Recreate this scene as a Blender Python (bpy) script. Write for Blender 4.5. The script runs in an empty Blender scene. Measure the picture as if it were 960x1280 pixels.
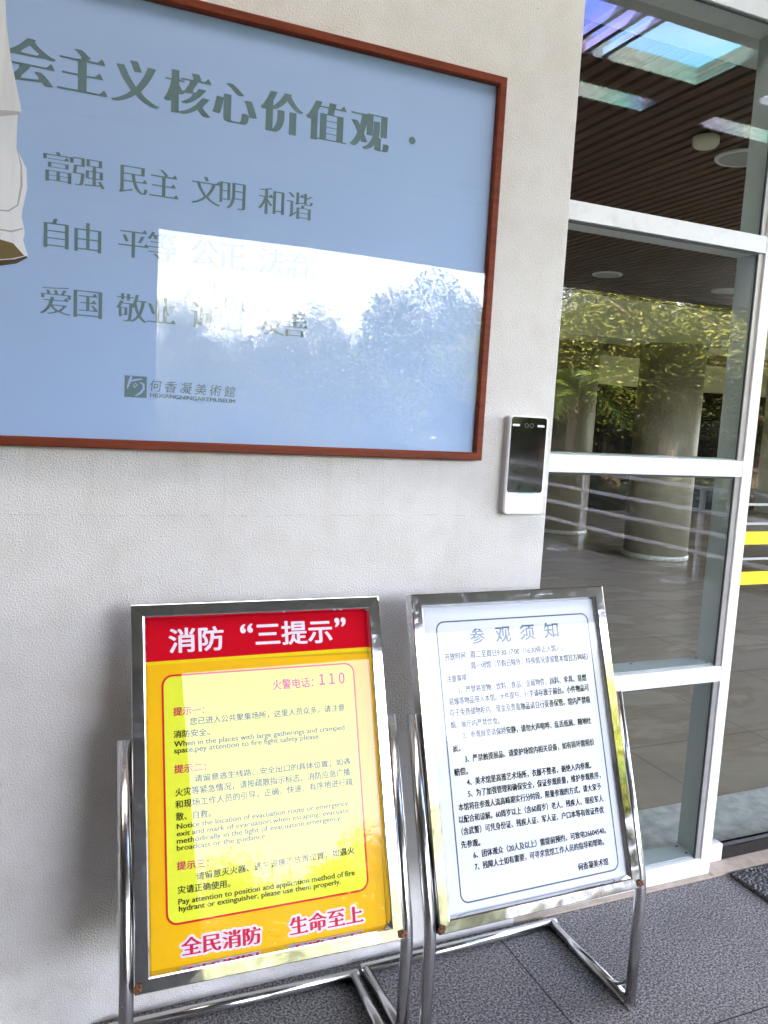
import bpy, bmesh, math, random
from mathutils import Vector, Matrix
from mathutils.geometry import interpolate_bezier
random.seed(7)
S = bpy.context.scene
COL = S.collection

# ------------------------------------------------------------------ camera
cam_d = bpy.data.cameras.new('camera')
cam = bpy.data.objects.new('camera', cam_d)
COL.objects.link(cam)
CR = ((0.9193088616, 0.0024831678, 0.3935289708),
      (-0.3898940122, -0.1299978841, 0.9116376525),
      (0.0534216828, -0.9915111618, -0.1185400345))
CC = (-1.3009177, -1.8856883, 1.5)
M = Matrix.Identity(4)
for i in range(3):
    M[i][0] = CR[i][0]; M[i][1] = -CR[i][1]; M[i][2] = -CR[i][2]; M[i][3] = CC[i]
cam.matrix_world = M
cam_d.sensor_fit = 'HORIZONTAL'; cam_d.sensor_width = 36.0
cam_d.lens = 36.0 * 1000.0 / 960.0
cam_d.clip_start = 0.02; cam_d.clip_end = 2000
S.camera = cam

# ------------------------------------------------------------------ world, sun, exposure
SUN_EL, SUN_AZ = math.radians(30), math.radians(-25)   # azimuth measured from +y towards +x
world = bpy.data.worlds.new('World'); S.world = world; world.use_nodes = True
nt = world.node_tree; nt.nodes.clear()
sky = nt.nodes.new('ShaderNodeTexSky'); sky.sky_type = 'NISHITA'; sky.sun_disc = False
sky.sun_elevation = SUN_EL; sky.sun_rotation = SUN_AZ
sky.air_density = 1.0; sky.dust_density = 3.0; sky.ozone_density = 1.0
bg = nt.nodes.new('ShaderNodeBackground'); bg.inputs[1].default_value = 0.15
wo = nt.nodes.new('ShaderNodeOutputWorld')
hsv = nt.nodes.new('ShaderNodeHueSaturation'); hsv.inputs['Saturation'].default_value = .5   # hazy, nearly white summer sky
nt.links.new(sky.outputs[0], hsv.inputs['Color']); hz = nt.nodes.new('ShaderNodeMix'); hz.data_type = 'RGBA'; hz.blend_type = 'MULTIPLY'; hz.inputs[0].default_value = 1
hz.inputs[7].default_value = (1.04, .97, 1.0, 1)
nt.links.new(hsv.outputs[0], hz.inputs[6]); nt.links.new(hz.outputs[2], bg.inputs[0]); nt.links.new(bg.outputs[0], wo.inputs[0])
sd = bpy.data.lights.new('sun', 'SUN'); sd.energy = 4.5; sd.angle = math.radians(0.5); sd.color = (1.0, 0.93, 0.83)
sun = bpy.data.objects.new('sun', sd); COL.objects.link(sun)
to_sun = Vector((math.sin(SUN_AZ) * math.cos(SUN_EL), math.cos(SUN_AZ) * math.cos(SUN_EL), math.sin(SUN_EL)))
sun.rotation_euler = to_sun.to_track_quat('Z', 'Y').to_euler()
sun.location = to_sun * 30
S.view_settings.view_transform = 'Standard'; S.view_settings.look = 'None'
S.view_settings.gamma = 1.0; S.view_settings.use_curve_mapping = False
S.view_settings.exposure = 4.93
S.cycles.max_bounces = 10; S.cycles.diffuse_bounces = 5; S.cycles.glossy_bounces = 5
S.cycles.transparent_max_bounces = 24
S.cycles.caustics_reflective = False; S.cycles.caustics_refractive = False
S.cycles.use_denoising = True
S.cycles.sample_clamp_indirect = 8

# ------------------------------------------------------------------ node helpers
def new_mat(name):
    m = bpy.data.materials.new(name); m.use_nodes = True
    n = m.node_tree.nodes; n.clear()
    o = n.new('ShaderNodeOutputMaterial')
    return m, m.node_tree, o
def N(t, kind, **inp):
    n = t.nodes.new(kind)
    for k, v in inp.items():
        key = k.replace('_', ' ')
        if key in n.inputs: n.inputs[key].default_value = v
        else: setattr(n, k, v)
    return n
def coords(t, scale=(1, 1, 1), kind='Object'):
    tc = t.nodes.new('ShaderNodeTexCoord'); mp = t.nodes.new('ShaderNodeMapping')
    mp.inputs['Scale'].default_value = scale
    t.links.new(tc.outputs[kind], mp.inputs[0]); return mp.outputs[0]
def noise(t, vec, scale, detail=4, rough=.55):
    n = N(t, 'ShaderNodeTexNoise', Scale=scale, Detail=detail, Roughness=rough)
    t.links.new(vec, n.inputs['Vector']); return n.outputs[0]
def ramp(t, fac, stops):
    r = t.nodes.new('ShaderNodeValToRGB'); e = r.color_ramp.elements
    while len(e) < len(stops): e.new(0.5)
    for el, (p, c) in zip(e, stops):
        el.position = p; el.color = (*c, 1) if len(c) == 3 else c
    t.links.new(fac, r.inputs[0]); return r.outputs[0]
def mth(t, op, a, b=None):
    n = t.nodes.new('ShaderNodeMath'); n.operation = op
    for i, v in enumerate((a, b)):
        if v is None: continue
        if isinstance(v, (int, float)): n.inputs[i].default_value = v
        else: t.links.new(v, n.inputs[i])
    return n.outputs[0]
def mixc(t, fac, a, b):
    n = t.nodes.new('ShaderNodeMix'); n.data_type = 'RGBA'
    for i, v in ((0, fac), (6, a), (7, b)):
        if isinstance(v, (int, float)): n.inputs[i].default_value = v
        elif isinstance(v, tuple): n.inputs[i].default_value = (*v, 1)
        else: t.links.new(v, n.inputs[i])
    return n.outputs[2]
def bump(t, h, dist, strength=1.0):
    b = N(t, 'ShaderNodeBump', Strength=strength, Distance=dist)
    t.links.new(h, b.inputs['Height']); return b.outputs[0]
def pbsdf(t, o, color=None, rough=.5, metal=0., normal=None, **kw):
    p = t.nodes.new('ShaderNodeBsdfPrincipled')
    for key, v in (('Base Color', color), ('Roughness', rough), ('Metallic', metal)):
        if isinstance(v, (int, float)): p.inputs[key].default_value = v
        elif isinstance(v, tuple): p.inputs[key].default_value = (*v, 1)
        elif v is not None: t.links.new(v, p.inputs[key])
    if normal is not None: t.links.new(normal, p.inputs['Normal'])
    for k, v in kw.items(): p.inputs[k].default_value = v
    t.links.new(p.outputs[0], o.inputs[0]); return p
def simple(name, color, rough=.5, metal=0., var=.12, scale=20, bmp=0., bscale=200, **kw):
    m, t, o = new_mat(name); v = coords(t)
    n = noise(t, v, scale)
    c = ramp(t, n, [(.3, tuple(x * (1 - var) for x in color)), (.7, tuple(min(1, x * (1 + var)) for x in color))])
    nr = bump(t, noise(t, v, bscale, 3), bmp) if bmp else None
    r = mth(t, 'ADD', mth(t, 'MULTIPLY', noise(t, v, scale * 2.3), .12), max(0.0, rough - .06))
    pbsdf(t, o, c, r, metal, nr, **kw); return m
def flat_ink(name, color, rough=.6):
    return simple(name, color, .9, var=.03, scale=60, **{'Specular IOR Level': .08})

# ------------------------------------------------------------------ materials
MT = {}
def stucco():
    m, t, o = new_mat('wall_stucco'); v = coords(t)
    big = noise(t, v, 1.3, 5); mid = noise(t, v, 9, 4)
    base = ramp(t, big, [(.32, (.685, .66, .63)), (.66, (.765, .74, .71))])
    grime = ramp(t, mid, [(.45, (1, 1, 1)), (.75, (.90, .885, .855))])
    mx = t.nodes.new('ShaderNodeMix'); mx.data_type = 'RGBA'; mx.blend_type = 'MULTIPLY'; mx.inputs[0].default_value = 1
    t.links.new(base, mx.inputs[6]); t.links.new(grime, mx.inputs[7])
    # few tiny dark specks
    vo = N(t, 'ShaderNodeTexVoronoi', Scale=16.0); t.links.new(v, vo.inputs['Vector'])
    sp = mth(t, 'LESS_THAN', vo.outputs['Distance'], .028)
    gate = mth(t, 'GREATER_THAN', noise(t, v, 2.2, 2), .6)
    col = mixc(t, mth(t, 'MULTIPLY', mth(t, 'MULTIPLY', sp, gate), .75), mx.outputs[2], (.16, .14, .12))
    # faint trowel seam
    sx = t.nodes.new('ShaderNodeSeparateXYZ'); t.links.new(v, sx.inputs[0])
    wz = mth(t, 'ADD', sx.outputs[2], mth(t, 'MULTIPLY', noise(t, v, 6, 3), .012))
    seam = mth(t, 'LESS_THAN', mth(t, 'ABSOLUTE', mth(t, 'SUBTRACT', wz, 1.252)), .0012)
    seam = mth(t, 'MULTIPLY', seam, mth(t, 'GREATER_THAN', noise(t, v, 25, 3), .5))
    col = mixc(t, mth(t, 'MULTIPLY', seam, .3), col, (.35, .33, .31))
    # drip streaks below the frame, scuffs near the paving
    st = noise(t, coords(t, (38, 1, 1.6)), 1.0, 4)
    zf = N(t, 'ShaderNodeMapRange'); t.links.new(sx.outputs[2], zf.inputs[0]); zf.inputs[1].default_value = .9; zf.inputs[2].default_value = 1.39
    dr_ = mth(t, 'MULTIPLY', mth(t, 'MULTIPLY', mth(t, 'LESS_THAN', sx.outputs[2], 1.397), mth(t, 'POWER', zf.outputs[0], 2.0)), ramp(t, st, [(.52, (0, 0, 0)), (.75, (1, 1, 1))]))
    col = mixc(t, mth(t, 'MULTIPLY', dr_, .22), col, (.44, .40, .35))
    zs = N(t, 'ShaderNodeMapRange'); t.links.new(sx.outputs[2], zs.inputs[0]); zs.inputs[1].default_value = .55; zs.inputs[2].default_value = .0
    sc_ = mth(t, 'MULTIPLY', zs.outputs[0], ramp(t, noise(t, v, 14, 6, .7), [(.52, (0, 0, 0)), (.72, (1, 1, 1))]))
    col = mixc(t, mth(t, 'MULTIPLY', sc_, .35), col, (.40, .37, .34))
    f = noise(t, v, 235, 2, .5); f2 = noise(t, v, 30, 3)
    h = mth(t, 'ADD', mth(t, 'MULTIPLY', ramp(t, f, [(.47, (0, 0, 0)), (.68, (1, 1, 1))]), 1.0), mth(t, 'MULTIPLY', f2, .9))
    pbsdf(t, o, col, .85, 0, bump(t, h, .0015, .85)); return m
MT['wall'] = stucco()
def granite(name, tile, off, c0, c1, jw=.0022, dark=.25, spec=650):
    m, t, o = new_mat(name); v = coords(t)
    sx = t.nodes.new('ShaderNodeSeparateXYZ'); t.links.new(v, sx.inputs[0])
    js = []
    ids = []
    for k in (0, 1):
        q = mth(t, 'DIVIDE', mth(t, 'SUBTRACT', sx.outputs[k], off[k]), tile[k])
        fr = mth(t, 'FRACT', q); ids.append(mth(t, 'FLOOR', q))
        d = mth(t, 'MINIMUM', fr, mth(t, 'SUBTRACT', 1.0, fr))
        js.append(mth(t, 'LESS_THAN', mth(t, 'MULTIPLY', d, tile[k]), jw))
    j = mth(t, 'MAXIMUM', js[0], js[1])
    cmb = t.nodes.new('ShaderNodeCombineXYZ'); t.links.new(ids[0], cmb.inputs[0]); t.links.new(ids[1], cmb.inputs[1])
    wn = t.nodes.new('ShaderNodeTexWhiteNoise'); t.links.new(cmb.outputs[0], wn.inputs[0])
    g = noise(t, v, spec * .27, 2, .75)
    g2 = noise(t, v, spec * .2, 2, .6)
    gg = mth(t, 'ADD', mth(t, 'MULTIPLY', g, .7), mth(t, 'MULTIPLY', g2, .3))
    col = ramp(t, gg, [(.42, c0), (.5, tuple((a + b) / 2 * .9 for a, b in zip(c0, c1))), (.585, tuple(x * 1.15 for x in c1))])
    st = noise(t, v, 3.4, 7, .65)
    br = mth(t, 'ADD', mth(t, 'MULTIPLY', wn.outputs[0], .16), mth(t, 'ADD', mth(t, 'MULTIPLY', st, .75), .52))
    hs = N(t, 'ShaderNodeHueSaturation'); t.links.new(col, hs.inputs['Color']); t.links.new(br, hs.inputs['Value'])
    col = mixc(t, j, hs.outputs[0], tuple(x * dark for x in c0))
    vo = N(t, 'ShaderNodeTexVoronoi', Scale=7.0); t.links.new(coords(t, (1, 1.8, 1)), vo.inputs['Vector'])
    mark = mth(t, 'LESS_THAN', mth(t, 'ADD', vo.outputs['Distance'], mth(t, 'MULTIPLY', noise(t, v, 90, 3), .16)), .125)
    col = mixc(t, mth(t, 'MULTIPLY', mth(t, 'MULTIPLY', mark, mth(t, 'GREATER_THAN', noise(t, v, 2.5, 2), .53)), .8), col, (.02, .02, .02))
    hh = mth(t, 'SUBTRACT', mth(t, 'MULTIPLY', g, .25), mth(t, 'MULTIPLY', j, 1.0))
    pbsdf(t, o, col, .62, 0, bump(t, hh, .002)); return m
MT['paving'] = granite('granite_paving', (1.2, .6), (-.063, -.516), (.030, .028, .028), (.30, .285, .288))
MT['pillar'] = granite('granite_cladding', (.6, 1.2), (.15, .1), (.13, .13, .135), (.34, .34, .35), spec=300)
MT['red_wood'] = None
def wood(name, c0, c1, scale=(3, 60, 60), rough=.35, bmp=.0006):
    m, t, o = new_mat(name); v = coords(t, scale)
    n = noise(t, v, 1.2, 6, .65)
    c = ramp(t, n, [(.3, c0), (.7, c1)])
    pbsdf(t, o, c, rough, 0, bump(t, n, bmp), **{'Specular IOR Level': .2}); return m
MT['red_wood'] = wood('mahogany_frame', (.10, .016, .005), (.22, .040, .012), (4, 60, 60), .5)
MT['slat'] = wood('dark_slat_wood', (.07, .036, .024), (.15, .08, .052), (50, 2, 50), .5)
MT['soffit'] = wood('brown_soffit', (.20, .145, .115), (.29, .22, .18), (2, 30, 30), .6)
def marble():
    m, t, o = new_mat('brown_marble'); v = coords(t)
    wv = N(t, 'ShaderNodeTexNoise', Scale=.9, Detail=8, Roughness=.6, Distortion=.4)
    mp = coords(t, (1.0, 2.2, 1)); t.links.new(mp, wv.inputs['Vector'])
    c = ramp(t, wv.outputs[0], [(.30, (.33, .27, .205)), (.46, (.41, .34, .26)), (.54, (.35, .27, .19)), (.60, (.46, .395, .31)), (.75, (.38, .31, .235))])
    sx = t.nodes.new('ShaderNodeSeparateXYZ'); t.links.new(v, sx.inputs[0])
    js = []
    for k, off in ((0, .35), (1, .62)):
        fr = mth(t, 'FRACT', mth(t, 'DIVIDE', mth(t, 'ADD', sx.outputs[k], off), .8))
        js.append(mth(t, 'LESS_THAN', mth(t, 'MINIMUM', fr, mth(t, 'SUBTRACT', 1.0, fr)), .0028))
    c = mixc(t, mth(t, 'MULTIPLY', mth(t, 'MAXIMUM', js[0], js[1]), .8), c, (.08, .06, .05))
    pbsdf(t, o, c, .22, 0, bump(t, noise(t, v, 2.5, 3), .001)); return m
MT['marble'] = marble()
def white_alu():
    m, t, o = new_mat('white_coated_aluminium'); v = coords(t)
    g_ = ramp(t, noise(t, v, 16, 6, .7), [(.5, (.79, .79, .805)), (.78, (.66, .65, .63))])
    f_ = mth(t, 'GREATER_THAN', noise(t, coords(t, (60, 60, 5)), 3.0, 2), .74)
    c = mixc(t, mth(t, 'MULTIPLY', f_, .25), g_, (.45, .43, .40))
    pbsdf(t, o, c, .36, 0, bump(t, noise(t, v, 60, 2), .0002)); return m
MT['white_frame'] = white_alu()
MT['teal_alu'] = simple('pale_grey_aluminium', (.50, .56, .57), .4, var=.05, scale=5)
MT['gasket'] = simple('dark_rubber_gasket', (.03, .03, .035), .6)
MT['bead'] = simple('grey_glazing_bead', (.42, .40, .38), .35, .3)
def glass(name, tint, boost, rough=.0, ior=1.5):
    m, t, o = new_mat(name)
    tr = N(t, 'ShaderNodeBsdfTransparent'); tr.inputs[0].default_value = (*tint, 1)
    gl = N(t, 'ShaderNodeBsdfGlossy'); gl.inputs['Roughness'].default_value = rough
    fr = N(t, 'ShaderNodeFresnel', IOR=ior)
    ge = t.nodes.new('ShaderNodeNewGeometry')
    f = mth(t, 'MULTIPLY', mth(t, 'MULTIPLY', fr.outputs[0], boost), mth(t, 'SUBTRACT', 1.0, ge.outputs['Backfacing']))
    f = mth(t, 'MINIMUM', f, 1.0)
    v = coords(t)
    b = bump(t, noise(t, v, 1.1, 1), .0016)
    t.links.new(b, gl.inputs['Normal'])
    mx = t.nodes.new('ShaderNodeMixShader')
    t.links.new(f, mx.inputs[0]); t.links.new(tr.outputs[0], mx.inputs[1]); t.links.new(gl.outputs[0], mx.inputs[2])
    t.links.new(mx.outputs[0], o.inputs[0]); return m
MT['window_glass'] = glass('window_glass', (.93, .95, .94), 1.5)
MT['poster_glass'] = glass('poster_glass', (.985, .99, .99), 1.15)
MT['acrylic'] = glass('acrylic_cover', (.985, .985, .985), .72)
def steel(name, rough, col=(.72, .72, .73), wob=.0004, wscale=9):
    m, t, o = new_mat(name); v = coords(t)
    sm = noise(t, v, 40, 5, .7)
    scr = noise(t, coords(t, (6, 90, 260)), 2.0, 2)
    scr = mth(t, 'MULTIPLY', mth(t, 'GREATER_THAN', scr, .70), .10)
    r = mth(t, 'ADD', mth(t, 'MULTIPLY', ramp(t, sm, [(.5, (0, 0, 0)), (.85, (1, 1, 1))]), .16), mth(t, 'ADD', scr, rough))
    c = ramp(t, noise(t, v, 14, 4), [(.3, tuple(x * .9 for x in col)), (.7, col)])
    pbsdf(t, o, c, r, 1.0, bump(t, noise(t, v, wscale, 2), wob)); return m
MT['mirror_steel'] = steel('polished_stainless', .045)
MT['satin_steel'] = steel('satin_stainless_pipe', .17, (.62, .61, .60))
MT['rust'] = simple('rusty_weld', (.15, .065, .03), .7, .3, var=.8, scale=160, bmp=.002, bscale=300)
MT['white_plastic'] = simple('white_plastic', (.82, .82, .84), .32, var=.02)
MT['grey_plastic'] = simple('grey_plastic', (.42, .42, .42), .45, var=.03)
MT['black_glass'] = simple('black_screen_glass', (.006, .006, .007), .06, var=.05, **{'Specular IOR Level': .75})
MT['lens'] = simple('camera_lens', (.015, .016, .02), .1)
MT['lens_ring'] = simple('lens_ring', (.10, .10, .11), .3)
MT['led_white'] = simple('white_led_cover', (.75, .75, .76), .3, var=.02)
MT['teal_light'] = simple('teal_indicator', (.05, .42, .40), .35, var=.02)
MT['faint_mark'] = flat_ink('pale_grey_mark', (.55, .55, .58))
MT['poster_paper'] = simple('pale_blue_print', (.415, .56, .845), .9, var=.03, scale=1.5, **{'Specular IOR Level': .08})
MT['poster_ink'] = flat_ink('grey_green_ink', (.165, .245, .265))
def cloth():
    m, t, o = new_mat('printed_white_cloth'); v = coords(t, (18, 1, 2.2))
    n = noise(t, v, 1.5, 4)
    c = ramp(t, n, [(.3, (.74, .74, .79)), (.55, (.90, .90, .94))])
    pbsdf(t, o, c, .6); return m
MT['print_white'] = cloth()
MT['print_seam'] = flat_ink('printed_seam', (.52, .50, .54))
MT['print_sole'] = flat_ink('printed_brown_sole', (.20, .15, .065))
MT['print_sole_dark'] = flat_ink('printed_dark_sole', (.10, .075, .05))
MT['red_ink'] = flat_ink('red_print', (.56, .001, .012))
MT['gold'] = simple('orange_yellow_print', (.86, .47, .008), .9, var=.05, scale=6, **{'Specular IOR Level': .08})
MT['gold_dark'] = flat_ink('dark_gold_print', (.62, .38, .01))
MT['yellow'] = flat_ink('yellow_print', (.82, .62, .01))
MT['lemon'] = flat_ink('lemon_print', (.77, .81, .05))
MT['border_red'] = flat_ink('red_border_print', (.62, .015, .02))
MT['lavender'] = flat_ink('pale_lavender_print', (.80, .74, .84))
MT['crimson'] = flat_ink('crimson_print', (.60, .012, .06))
MT['pink_ink'] = flat_ink('pinkish_red_print', (.55, .03, .09))
MT['black_ink'] = flat_ink('black_print', (.012, .013, .016))
MT['white_sheet'] = simple('white_notice_print', (.70, .73, .78), .9, var=.015, scale=3, **{'Specular IOR Level': .08})
MT['slate_ink'] = flat_ink('slate_blue_print', (.10, .14, .20))
MT['backing'] = simple('grey_backing_board', (.25, .25, .25), .7)
MT['mat'] = None
def coil():
    m, t, o = new_mat('coil_doormat'); v = coords(t)
    vo = N(t, 'ShaderNodeTexVoronoi', Scale=110.0); vo.feature = 'SMOOTH_F1'; t.links.new(v, vo.inputs['Vector'])
    n = noise(t, v, 160, 3)
    c = ramp(t, mth(t, 'ADD', vo.outputs[0], mth(t, 'MULTIPLY', n, .4)), [(.3, (.006, .006, .007)), (.8, (.06, .06, .065))])
    pbsdf(t, o, c, .5, 0, bump(t, vo.outputs[0], .012)); return m
MT['mat'] = coil()
MT['column'] = simple('cream_column_paint', (.31, .27, .215), .5, var=.06, scale=2)
MT['cream'] = simple('cream_plaster', (.72, .66, .50), .8, var=.05, scale=2)
MT['dark_wall'] = simple('dark_timber_panel', (.012, .011, .010), .95, var=.4, scale=3, **{'Specular IOR Level': .05})
MT['inner_plaster'] = simple('grey_white_plaster', (.52, .52, .50), .8, var=.05, scale=3)
MT['concrete'] = simple('pale_concrete', (.42, .41, .39), .8, var=.1, scale=3, bmp=.001, bscale=60)
MT['grass'] = simple('grass_ground', (.055, .085, .03), .9, var=.5, scale=2.5, bmp=.02, bscale=30)
MT['bark'] = simple('brown_bark', (.14, .10, .07), .9, var=.4, scale=12, bmp=.01, bscale=30)
MT['rail_white'] = simple('white_rail_paint', (.80, .80, .82), .4, var=.03)
MT['strip_yellow'] = simple('yellow_safety_tape', (.85, .58, .01), .45, var=.03)
MT['far_wall'] = simple('far_pale_render', (.42, .43, .45), .9, var=.05, scale=.2)
MT['far_glass'] = simple('far_window_glass', (.26, .28, .31), .3)
MT['tan_stone'] = simple('tan_stone_sill', (.40, .33, .26), .7, var=.15, scale=30, bmp=.001)
MT['light_stone'] = simple('mottled_light_stone', (.58, .58, .54), .35, var=.3, scale=18)
def leaf(name, c0, c1):
    m, t, o = new_mat(name)
    oi = t.nodes.new('ShaderNodeNewGeometry')
    c = ramp(t, oi.outputs['Random Per Island'], [(.1, c0), (.9, c1)])
    p = pbsdf(t, o, c, .45)
    trl = N(t, 'ShaderNodeBsdfTranslucent'); t.links.new(c, trl.inputs[0])
    mx = t.nodes.new('ShaderNodeMixShader'); mx.inputs[0].default_value = .2
    t.links.new(p.outputs[0], mx.inputs[1]); t.links.new(trl.outputs[0], mx.inputs[2]); t.links.new(mx.outputs[0], o.inputs[0])
    return m
MT['leaf_bright'] = leaf('yellow_green_leaf', (.02, .03, .008), (.24, .25, .04))
MT['leaf_dark'] = leaf('mid_green_leaf', (.014, .019, .010), (.165, .18, .105))
MT['leaf_palm'] = leaf('palm_leaf', (.07, .12, .02), (.18, .22, .03))
def rainbow_tint():
    m, t, o = new_mat('rainbow_tinted_skylight'); v = coords(t)
    sx = t.nodes.new('ShaderNodeSeparateXYZ'); t.links.new(v, sx.inputs[0])
    f = mth(t, 'FRACT', mth(t, 'ADD', mth(t, 'MULTIPLY', sx.outputs[0], .82), mth(t, 'MULTIPLY', noise(t, v, 1.2, 2), .7)))
    c = ramp(t, f, [(0, (.72, .93, 1)), (.22, (.48, .87, .92)), (.42, (.42, .56, 1)), (.6, (.66, .62, 1)), (.8, (.62, .83, 1)), (1, (.72, .93, 1))])  # rainbow colours of polarised sky painted into the sheet's tint
    tr = N(t, 'ShaderNodeBsdfTransparent'); t.links.new(c, tr.inputs[0]); t.links.new(tr.outputs[0], o.inputs[0]); return m
MT['skylight'] = rainbow_tint()
def warm_pane():
    m, t, o = new_mat('added_warm_light_sheet'); tr = N(t, 'ShaderNodeBsdfTransparent'); tr.inputs[0].default_value = (1.0, .93, .80, 1)  # cream tint chosen to warm the light on the upper wall
    t.links.new(tr.outputs[0], o.inputs[0]); return m
MT['added_warm_skylight'] = warm_pane()

# ------------------------------------------------------------------ mesh helpers
class MB:
    def __init__(s): s.bm = bmesh.new()
    def box(s, x0, x1, y0, y1, z0, z1, bev=0):
        g = bmesh.ops.create_cube(s.bm, size=1)
        for v in g['verts']:
            v.co = Vector(((x0 + x1) / 2 + v.co.x * (x1 - x0), (y0 + y1) / 2 + v.co.y * (y1 - y0), (z0 + z1) / 2 + v.co.z * (z1 - z0)))
        if bev:
            es = list({e for v in g['verts'] for e in v.link_edges})
            bmesh.ops.bevel(s.bm, geom=es, offset=bev, segments=2, profile=.5, affect='EDGES')
        return s
    def tube(s, pts, r, n=14, cap=True):
        pts = [Vector(p) for p in pts]; rings = []
        up = Vector((0.31, 0.52, 0.79)).normalized()
        rr = r if isinstance(r, (list, tuple)) else [r] * len(pts)
        prev = None
        for i, p in enumerate(pts):
            a = (pts[i] - pts[i - 1]).normalized() if i else None
            b = (pts[i + 1] - pts[i]).normalized() if i < len(pts) - 1 else None
            d = ((a or b) + (b or a)).normalized()
            if prev is None:
                u = d.cross(up).normalized()
            else:
                u = (prev - d * prev.dot(d)).normalized()
            prev = u; w = d.cross(u)
            k = 1.0
            if a and b: k = 1 / max(.5, math.cos(a.angle(b) / 2))
            ring = [s.bm.verts.new(p + (u * math.cos(2 * math.pi * j / n) + w * math.sin(2 * math.pi * j / n)) * rr[i]) for j in range(n)]
            rings.append(ring)
        for A, B in zip(rings, rings[1:]):
            for j in range(n):
                s.bm.faces.new((A[j], A[(j + 1) % n], B[(j + 1) % n], B[j])).smooth = True
        if cap:
            s.bm.faces.new(rings[0][::-1]); s.bm.faces.new(rings[-1])
        return s
    def lathe(s, prof, c=(0, 0, 0), n=32):
        rings = []
        for r, z in prof:
            rings.append([s.bm.verts.new((c[0] + r * math.cos(2 * math.pi * j / n), c[1] + r * math.sin(2 * math.pi * j / n), c[2] + z)) for j in range(n)])
        for A, B in zip(rings, rings[1:]):
            for j in range(n):
                s.bm.faces.new((A[j], A[(j + 1) % n], B[(j + 1) % n], B[j])).smooth = True
        s.bm.faces.new(rings[0][::-1]); s.bm.faces.new(rings[-1])
        return s
    def poly(s, pts):
        s.bm.faces.new([s.bm.verts.new(p) for p in pts]); return s
    def rings(s, loops, smooth=False):
        vs = [[s.bm.verts.new(p) for p in L] for L in loops]
        for A, B in zip(vs, vs[1:]):
            for j in range(len(A)):
                s.bm.faces.new((A[j], A[(j + 1) % len(A)], B[(j + 1) % len(A)], B[j])).smooth = smooth
        return vs
    def build(s, name, mat, parent=None, recalc=True):
        if recalc: bmesh.ops.recalc_face_normals(s.bm, faces=s.bm.faces)
        me = bpy.data.meshes.new(name); s.bm.to_mesh(me); s.bm.free()
        me.materials.append(mat)
        o = bpy.data.objects.new(name, me); COL.objects.link(o)
        if parent: o.parent = parent
        return o
def tag(o, label=None, cat=None, group=None, kind=None):
    for k, v in (('label', label), ('category', cat), ('group', group), ('kind', kind)):
        if v: o[k] = v
    return o
def thing(name, label, cat, loc=(0, 0, 0), rz=0, group=None):
    o = bpy.data.objects.new(name, None); COL.objects.link(o)
    o.location = loc; o.rotation_euler = (0, 0, rz); o.empty_display_size = .1
    return tag(o, label, cat, group)
def copy_tree(o, parent=None):
    c = o.copy(); COL.objects.link(c)
    if parent: c.parent = parent
    for ch in list(o.children): copy_tree(ch, c)
    return c

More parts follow.
